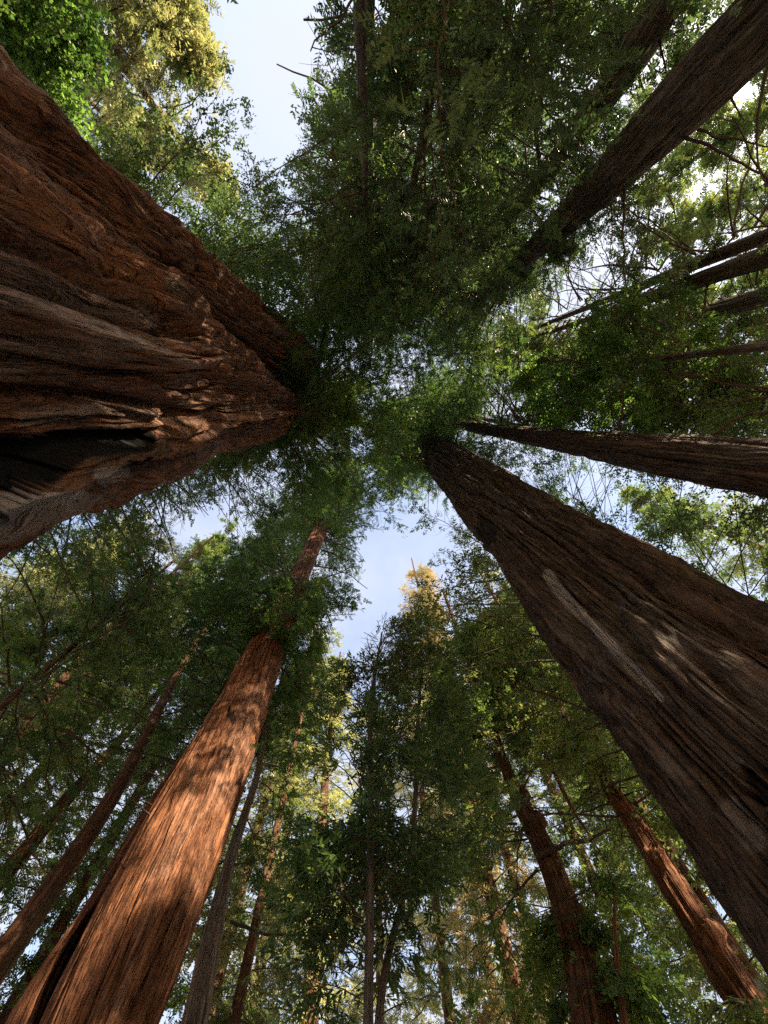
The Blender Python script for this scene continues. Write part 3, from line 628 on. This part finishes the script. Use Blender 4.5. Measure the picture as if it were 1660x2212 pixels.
# trunks
hollow = [(-250, 1080, 160), (0, 1028, 78), (80, 1000, 48), (176, 960, 30), (300, 955, 24), (322, 958, 18)]
HC = np.array([*at(60, 1000, 3.6)[0], at(60, 1000, 3.6)[1] + EYE])
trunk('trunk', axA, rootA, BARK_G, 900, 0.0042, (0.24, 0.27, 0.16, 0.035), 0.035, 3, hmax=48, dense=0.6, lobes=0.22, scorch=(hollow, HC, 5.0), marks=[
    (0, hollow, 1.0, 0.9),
    (1, [(40, 1110, 20), (110, 1085, 22), (180, 1072, 14)], 1.0, 0.03), (1, [(215, 1030, 12), (275, 1025, 10)], 0.8, 0.0),
    (1, [(-60, 560, 50), (80, 615, 34), (200, 650, 26), (330, 690, 18)], 0.35, 0.0),
    (1, [(0, 640, 22), (240, 720, 14), (420, 790, 8)], 0.4, -0.05), (2, [(250, 560, 40), (330, 600, 30), (350, 640, 20)], .7, 0), (2, [(60, 440, 30), (160, 520, 24)], .6, 0),  # orange marks paint patches of sun into the bark colour
    (1, [(0, 1150, 26), (100, 1120, 24), (250, 1070, 14)], .5, 0), (1, [(40, 905, 16), (200, 880, 14), (330, 900, 10)], .35, -.05),
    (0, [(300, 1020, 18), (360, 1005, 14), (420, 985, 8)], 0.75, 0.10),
    (0, [(560, 760, 10), (600, 800, 22), (640, 830, 16)], 0.8, 0.1)])  # black paints the shade of the deep notch between the stems
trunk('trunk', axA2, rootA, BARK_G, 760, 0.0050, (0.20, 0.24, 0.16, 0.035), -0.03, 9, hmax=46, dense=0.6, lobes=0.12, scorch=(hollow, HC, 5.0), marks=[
    (0, hollow, 1.0, 1.3), (2, [(150, 500, 30), (190, 560, 22)], 0.7, 0), (3, [(360, 560, 12), (420, 650, 18), (480, 740, 22), (560, 800, 24), (620, 840, 20)], 0, .30), (3, [(560, 700, 22), (600, 730, 26)], 0, -.16), (0, [(455, 700, 6), (475, 745, 9)], 0.8, 0.12)])  # orange sun patch and black notch shade are painted in colour
trunk('trunk', axB, rootB, BARK_B, 640, 0.0045, (0.05, 0.17, 0.12, 0.025), 0.03, 21, dense=0.5, lobes=0.03, marks=[
    (1, [(1183, 1245, 9), (1215, 1285, 12), (1300, 1375, 11), (1370, 1450, 11), (1425, 1510, 7)], 1.4, 0.03),
    (1, [(1580, 1745, 25), (1625, 1800, 35)], 0.35, 0.0),
    (0, [(1040, 1120, 14), (1050, 1165, 20)], 0.7, 0.10), (0, [(1610, 1665, 10), (1650, 1720, 22)], 0.8, 0.1)])
trunk('trunk', axC, rootC, BARK_B, 260, 0.007, (0.05, 0.07, 0.05, 0.010), 0.02, 33, lobes=0.03)
trunk('trunk', axD, rootD, BARK_D, 220, 0.008, (0.04, 0.07, 0.05, 0.0), 0.02, 41, lobes=0.03)
trunk('trunk', axD2, rootD2, BARK_GREY, 200, 0.008, (0.04, 0.04, 0.03, 0.0), 0.02, 45)
trunk('trunk', axD3, rootD3, BARK_D, 120, 0.014, (0.03, 0.03, 0.0, 0.0), 0.02, 47)
trunk('trunk', axH, rootH, BARK_R, 420, 0.0045, (0.04, 0.06, 0.05, 0.010), 0.006, 51, lobes=0.012, marks=[
    (0, [(498, 1530, 5), (500, 1545, 7)], 0.9, 0.05), (0, [(540, 1340, 6), (548, 1350, 8)], .9, .05), (0, [(660, 1170, 4), (668, 1176, 6)], .9, .05),
    (0, [(470, 1700, 5), (540, 1690, 4)], 0.6, 0.02)])
A, B = cw([(30, 2320, 66), (70, 2212, 52), (130, 2080, 30), (185, 1985, 18), (260, 1860, 16), (335, 1735, 14), (405, 1630, 12)], 13.3)
axH2 = Axis(sections(A, B, 13.2), 0)
trunk('trunk', axH2, rootH, BARK_R, 160, 0.010, (0.04, 0.04, 0.02, 0), 0.03, 57, marks=[(0, [(110, 2212, 34), (165, 2060, 24), (205, 1975, 14)], 1.0, 0.12)])  # black colour stands in for the dark slit between the stems
for rt, ax, mt, sd in ((rootI, axI, BARK_N, 61), (rootJ, axJ, BARK_N, 62), (rootK, axK, BARK_N, 63), (rootK2, axK2, BARK_N, 64), (rootL, axL, BARK_GREY, 65),
                       (rootN, axN, BARK_N, 66), (rootE, axE, BARK_D, 69), (rootF, axF, BARK_D, 70), (rootG, axG, BARK_D, 71), (rootQ, axQ, BARK_R, 72)):
    trunk('trunk', ax, rt, mt, 90, 0.012, (0.02, 0.025, 0.012, 0) if ax.r.max() > .2 else (0.004, 0, 0, 0), 0.02, sd)
trunk('trunk', axO, rootO, BARK_N, 160, 0.008, (0.05, 0.06, 0.05, 0), 0.06, 67, lobes=0.10, marks=[(3, [(1150, 1765, 10), (1160, 1775, 16)], 1, -.16), (3, [(1225, 1960, 16), (1240, 1985, 22)], 1, -.18), (3, [(1130, 1720, 8), (1120, 1715, 10)], 1, -.15), (3, [(1250, 2090, 20), (1262, 2100, 24)], 1, -.12), (3, [(1195, 1850, 12), (1200, 1870, 14)], 1, -.12)])
trunk('trunk', axP, rootP, BARK_R, 160, 0.008, (0.05, 0.06, 0.05, 0), 0.05, 68, lobes=0.09, marks=[(3, [(1330, 1730, 8), (1345, 1740, 12)], 1, -.18), (3, [(1405, 1845, 12), (1415, 1850, 18)], 1, -.15), (3, [(1530, 2010, 16), (1540, 2030, 22)], 1, -.16)])
trunk('trunk', axM, rootM, BARK_D, 24, 0.01, (0.004, 0, 0, 0), 0, 73); trunk('trunk', axM2, rootM2, BARK_D, 24, 0.01, (0.004, 0, 0, 0), 0, 74)

stubs(rootC, axC, 10, 34, 10, 1); stubs(rootD, axD, 10, 26, 8, 2); stubs(rootH, axH, 8, 22, 8, 3); stubs(rootI, axI, 16, 34, 9, 4)
stubs(rootJ, axJ, 24, 40, 6, 5); stubs(rootP, axP, 9, 22, 8, 6); stubs(rootO, axO, 8, 20, 7, 7); stubs(rootL, axL, 8, 22, 8, 8, ll=(.3, .8)); stubs(rootB, axB, 14, 36, 6, 9)
# crowns of the measured trees
n = 0
n += crown(rootA, axA, 20, 66, 7.5, 260, 'green', seed=1, skew=(.3, 0), prof='column', spray=.6, K_=7, M_=15, gapf=-.5, tint=(.3,.25))
n += crown(rootB, axB, 30, 73, 7.0, 260, 'green', seed=2, prof='column', spray=.6, K_=7, M_=15, gapf=-.5, skew=(-.25, .1), tint=(.35, .25))
n += crown(rootC, axC, 20, 60, 5.5, 150, 'green', seed=3, skew=(0, -.5), tint=(.5, .3))
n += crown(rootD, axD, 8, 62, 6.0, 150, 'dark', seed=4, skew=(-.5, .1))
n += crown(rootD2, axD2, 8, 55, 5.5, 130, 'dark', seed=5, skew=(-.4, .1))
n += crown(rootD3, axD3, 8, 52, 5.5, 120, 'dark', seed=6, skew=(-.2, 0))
n += crown(rootH, axH, 18, 72, 6.8, 330, 'green', seed=7, tint=(.3, .25), M_=14, spray=.55, K_=6, gapf=-.4, prof='column')
n += crown(rootI, axI, 14, 55, 6.0, 130, 'dark', seed=8)
n += crown(rootJ, axJ, 12, 56, 6.5, 130, 'olive', seed=9, tint=(.35, .25))
n += crown(rootK, axK, 12, 45, 6.5, 110, 'olive', seed=10)
n += crown(rootK2, axK2, 10, 58, 6.0, 130, 'green', seed=11)
n += crown(rootL, axL, 7, 33, 2.8, 130, 'green', seed=12)
n += crown(rootN, axN, 5, 45, 5.0, 190, 'pale', seed=13, tint=(.35, .3))
n += crown(rootO, axO, 5, 28, 4.2, 150, 'green', seed=14, tint=(.6, .3), spray=.6)
n += crown(rootP, axP, 5, 31, 4.2, 160, 'olive', seed=15, tint=(.4, .3), spray=.6)
n += crown(rootE, axE, 8, 50, 5.0, 180, 'olive', wood_r=.55, seed=16, tint=(.35, .25))
n += crown(rootF, axF, 9, 50, 5.0, 180, 'olive', wood_r=.55, seed=17, tint=(.35, .25))
n += crown(rootG, axG, 8, 50, 5.0, 180, 'green', wood_r=.55, seed=18, tint=(.5, .25))
n += crown(rootM, axM, 3.0, 11.1, 1.3, 220, 'bay', T_BAY, .26, 8, 4, True, seed=19, tint=(.4,.3), prof='flat', gapf=-.45, wood_r=.5, nlimb=3)
n += crown(rootM2, axM2, 5.0, 11.3, 1.2, 120, 'bay', T_BAY, .26, 8, 4, True, seed=20, tint=(.6,.3), prof='flat', gapf=-.15, wood_r=.5, nlimb=3)

# ------------------------------------------------------------------ trees known mainly by their crowns
#  name, label, u, v, D, R, top, bark, h0, h1, L, boughs, leaf, kwargs
NEARBY = [
 ('maple_tree', 'bright green broadleaf tree filling the top left corner', 40, 0, 9.5, .14, 12, BARK_D, 6.0, 11.5, 2.0, 80, 'maple', dict(tmpl=T_MAPLE, spray=.27, broad=True, M_=10, prof='round')),
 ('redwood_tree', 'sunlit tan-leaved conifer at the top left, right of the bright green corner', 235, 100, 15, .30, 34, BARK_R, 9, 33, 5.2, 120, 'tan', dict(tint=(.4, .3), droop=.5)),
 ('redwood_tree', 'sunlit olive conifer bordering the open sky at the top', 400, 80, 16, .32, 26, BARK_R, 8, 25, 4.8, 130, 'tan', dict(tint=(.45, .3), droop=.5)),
 ('bay_tree', 'green broadleaf tree whose leaves spread above the upper stem of the giant', 400, 587, 10.5, .14, 31, BARK_D, 16, 31, 4.0, 120, 'bay', dict(skew=(.6, -.7), tmpl=T_CLUMP, spray=.42, broad=True, prof='round', tint=(.6, .3))),
 ('bay_tree', 'dark-stemmed broadleaf tree just below the strip of open sky', 790, 400, 7.0, .14, 48, BARK_D, 18, 48, 5.5, 200, 'bay', dict(skew=(-.75, -.1), tmpl=T_CLUMP, spray=.42, broad=True, prof='round', tint=(.5, .3))),
 ('redwood_tree', 'dark conifer hanging over the top edge right of the open sky', 800, 20, 9.5, .16, 55, BARK_D, 7, 54, 6.0, 190, 'dark', dict(M_=12, skew=(-.2, 0), shorts=.4)),
 ('redwood_tree', 'dense shadowed redwood crown at the upper centre', 960, 60, 8.5, .18, 64, BARK_D, 7, 62, 5.5, 180, 'dark', dict(M_=12, shorts=.4, prof='column', skew=(.1, .2))),
 ('redwood_tree', 'very dark redwood crown left of the slanting corner trunk', 1130, 90, 9.0, .18, 50, BARK_D, 7, 49, 5.2, 150, 'dark', dict(M_=12, shorts=.4)),
 ('redwood_tree', 'shaded redwood crown just above and right of the picture centre', 1470, 245, 12.5, .30, 60, BARK_D, 30, 59, 6.5, 170, 'dark', dict(skew=(-.6, .5), M_=12, prof='column')),
 ('bay_tree', 'yellow-green broadleaf tree lit from behind at the right, above the straight trunk', 1300, 790, 9.5, .14, 28, BARK_D, 12, 27, 3.4, 110, 'maple', dict(tmpl=T_CLUMP, spray=.42, broad=True, prof='round', tint=(.35, .3))),
 ('bay_tree', 'green broadleaf tree at the right edge just above the straight trunk', 1560, 850, 12, .16, 22, BARK_D, 9, 22, 4.0, 110, 'bay', dict(tmpl=T_CLUMP, spray=.42, broad=True, prof='round', tint=(.8, .3))),
 ('oak_tree', 'fine-leaved tree speckled with sky in the wedge between the two right trunks', 1570, 1300, 15, .2, 40, BARK_D, 8, 40, 6.5, 190, 'bay', dict(skew=(0, -.7), wood_r=.4, tmpl=T_CLUMP, spray=.42, broad=True, prof='round', tint=(.5, .3))),
 ('oak_tree', 'fine-leaved olive tree hanging against the left flank of the huge dark trunk', 1290, 1480, 10.5, .18, 27, BARK_D, 8, 27, 4.2, 52, 'olive', dict(skew=(-.75, -.1), tmpl=T_CLUMP, spray=.34, broad=True, prof='round', tint=(.7, .3))),
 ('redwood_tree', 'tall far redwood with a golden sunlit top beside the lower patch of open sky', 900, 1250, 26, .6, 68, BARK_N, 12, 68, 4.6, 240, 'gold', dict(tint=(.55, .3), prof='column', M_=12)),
 ('redwood_tree', 'dark green redwood crown hanging between the giant and the small cloudy gap', 330, 1250, 16, .16, 27, BARK_N, 9, 27, 6.0, 120, 'green', dict(tint=(.35, .3), prof='column')),
 ('redwood_tree', 'green redwood crown directly left of the sunlit trunk top', 560, 1390, 17, .22, 54, BARK_N, 15, 53, 6.0, 150, 'green', dict(skew=(-.8, -.1), tint=(.3, .3), prof='column')),
 ('redwood_tree', 'leafy redwood crown between the corner trunk and the bright leaves at the right', 1330, 640, 13, .3, 44, BARK_D, 12, 43, 5.5, 180, 'olive', dict(tint=(.35, .3), prof='column')),
 ('redwood_tree', 'lofty redwood crown closing the canopy straight overhead, above the centre', 860, 30, 9.5, .3, 72, BARK_D, 24, 69, 6.8, 240, 'green', dict(skew=(.05, .45), prof='column', spray=.6, K_=7, tint=(.3,.25))),
 ('redwood_tree', 'high redwood crown rising behind the straight right-hand trunk and spreading above it', 1300, 962, 10.0, .3, 66, BARK_D, 26, 65, 6.2, 200, 'green', dict(skew=(-.2, -.7), prof='column', spray=.6, K_=6, tint=(.35,.25))),
 ('redwood_tree', 'redwood crown reaching out from behind the tip of the giant over the lacy sky patch', 200, 1015, 9.5, .25, 52, BARK_N, 20, 51, 6.0, 130, 'dark', dict(skew=(.2, .8), prof='column', spray=.5, tint=(.45,.25))),
 ('redwood_tree', 'fine dark foliage hanging out from under the lower flank of the giant', 100, 1080, 13.5, .22, 44, BARK_N, 15, 43, 6.0, 130, 'green', dict(skew=(.1, .8), prof='column', spray=.5, tint=(.3,.3))),
 ('redwood_tree', 'brownish green redwood crown between the sunlit trunk and the leafy saplings', 640, 1600, 20, .25, 34, BARK_N, 10, 33, 3.6, 90, 'tan', dict(tint=(.4, .3))),
]
for i, (nm, lb, u, v, D, R, top, bk, h0, h1, L, nb, lf, kw) in enumerate(NEARBY):
    rt, ax = tree_at(nm, lb, u, v, D, R, top)
    trunk('trunk', ax, rt, bk, 40, 0.03, (0.02, 0.02, 0, 0) if R > .2 else (0.005, 0, 0, 0), 0.02, 100 + i)
    n += crown(rt, ax, h0, h1, L, nb, lf, seed=40 + i, **kw)

# ------------------------------------------------------------------ the forest behind: shared meshes
def proto(name, label, uvD, R, top, bark, h0, L, nb, leaf, group, seed, **kw):
    xy, _ = at(*uvD); rt, ax = tree(name, label, [(-EYE, xy[0], xy[1], R * 1.3), (2, xy[0], xy[1], R)], top, group=group)
    trunk('trunk', ax, rt, bark, 36, 0.04, (0.03, 0.03, 0, 0), 0.02, seed)
    global n
    n += crown(rt, ax, h0, top - 1, L, nb, leaf, seed=seed, carve=False, nlimb=2, **kw)
    return rt
def place(src, label, u, v, D, rz, sc):
    xy, _ = at(u, v, D); c = src.copy(); C.collection.objects.link(c)
    c.location = (xy[0], xy[1], 0); c.rotation_euler = (0, 0, rz); c.scale = (sc, sc, sc * (0.95 + 0.1 * math.sin(rz * 3)))
    c['label'] = label
    for ch in list(src.children):
        d = ch.copy(); C.collection.objects.link(d); d.parent = c
    return c
GB = 'redwoods of the forest behind'
PA = proto('redwood_tree', 'far pale sunlit redwood at the bottom, right of the leafy saplings', (960, 2100, 34), .5, 52, BARK_N, 6, 5.4, 125, 'pale', GB, 201, tint=(.5, .3), prof='column', spray=.7)
PB = proto('redwood_tree', 'far green redwood behind the lower left boughs', (150, 1500, 30), .45, 46, BARK_N, 6, 5.6, 120, 'olive', GB, 202, tint=(.3, .3), spray=.7)
PC = proto('redwood_tree', 'far dark redwood behind the right-hand slanting trunks', (1620, 420, 27), .45, 44, BARK_D, 6, 5.6, 110, 'olive', GB, 203, wood_r=.55, tint=(.45, .3), spray=.7)
FAR = [
 (PA, 'far sunlit redwood at the bottom, between the grey tree and the tan conifer', 560, 2100, 30, 1.0, 1.0),
 (PA, 'far pale redwood at the bottom, right below the golden sunlit top', 1060, 2120, 38, 2.1, 1.1),
 (PA, 'far tan redwood at the bottom, left of the knobbly redwood', 1140, 2000, 30, 3.4, 0.95),
 (PA, 'far tan redwood directly behind the straight leafy sapling', 820, 2050, 40, 4.4, 1.0),
 (PB, 'far redwood at the bottom, between the knobbly and the orange-brown trunks', 1400, 2160, 26, 0.4, 0.9),
 (PB, 'far redwood at the bottom, behind the foot of the grey-white tree', 440, 2230, 24, 3.3, 0.9),
 (PA, 'far pale redwood at the bottom right, between the orange-brown trunk and the huge dark one', 1600, 1990, 26, 0.2, 0.95),
 (PB, 'far redwood filling the bottom right corner', 1700, 2230, 20, 1.2, 0.85),
 (PB, 'far redwood behind the dark boughs at the lower left corner', 60, 2120, 28, 1.4, 1.05),
 (PB, 'far redwood between the slim reddish trunk and the sunlit one', 260, 1980, 30, 2.6, 1.1),
 (PA, 'far redwood at the left edge below the thin brown trunk', 20, 1740, 32, 5.1, 1.1),
 (PA, 'far redwood under the lower flank of the giant', 60, 1330, 26, 3.9, 1.0),
 (PB, 'far redwood between the giant and the sunlit trunk top', 330, 1320, 27, 0.9, 1.25),
 (PB, 'far green redwood in the bottom right corner behind the orange-brown trunk', 1600, 2200, 30, 2.9, 1.0),
 (PC, 'far redwood at the right edge beneath the straight trunk', 1640, 1180, 28, 0.7, 1.0),
 (PC, 'far redwood at the right edge level with the bright leaves', 1640, 870, 26, 1.9, 0.95),
 (PC, 'far redwood between the corner trunk and the slanting pair', 1560, 300, 24, 3.1, 0.9),
 (PC, 'far redwood behind the slanting pair at the right', 1600, 640, 24, 4.6, 0.9),
 (PC, 'far redwood at the top edge above the dark crowns', 1040, -40, 22, 5.5, 1.0),
 (PC, 'far redwood behind the dark corner trunk', 1640, 60, 26, 2.4, 1.0),
 (PB, 'far redwood behind the bright green corner at the top left', 110, 130, 24, 2.2, 0.9),
]
for s, lb, u, v, D, rz, sc in FAR: place(s, lb, u, v, D, rz, sc)

# ------------------------------------------------------------------ separate visible branches
stick(rootA, [(625, 900, 3.6), (683, 850, 3.2), (690, 780, 3.5), (705, 690, 4.4), (722, 620, 5.4), (745, 560, 6.6)], .10, .03)
stick(rootA, [(705, 690, 4.4), (680, 640, 4.8), (672, 560, 6.2)], .05, .02)
stick(rootC, [(1335, 930, 8.0), (1345, 890, 8.0), (1345, 840, 8.0), (1333, 785, 8.2)], .05, .02)
stick(rootC, [(1335, 930, 8.0), (1322, 890, 8.0), (1318, 850, 8.0)], .03, .01)
stick(rootC, [(1180, 928, 8.0), (1240, 905, 7.6), (1225, 870, 7.4)], .03, .01)
stick(rootC, [(1040, 915, 8.0), (1000, 890, 7.8), (960, 860, 7.8), (925, 835, 7.8)], .05, .02, TWIG_R)
stick(rootC, [(1540, 940, 7.8), (1590, 905, 7.6), (1640, 890, 7.4), (1700, 885, 7.2)], .03, .012, TWIG_R)
stick(rootD, [(1170, 430, 10.2), (1050, 385, 9.6), (940, 395, 9.0), (860, 330, 8.6)], .08, .02)
stick(rootD, [(1450, 280, 10.2), (1560, 330, 10.5), (1680, 400, 11)], .05, .02)
stick(rootD2, [(1170, 370, 10.5), (1160, 280, 10.4), (1175, 180, 10.6), (1180, 40, 11)], .09, .05)
stick(rootL, [(500, 1990, 14.8), (560, 2015, 14.6), (620, 2020, 14.4), (680, 2022, 14.2)], .05, .02)
stick(rootO, [(1165, 1850, 13.2), (1225, 1820, 12.6), (1270, 1815, 12.2), (1320, 1790, 12.0)], .08, .03)
print('FACES', n)
for o in C.objects:
    pass
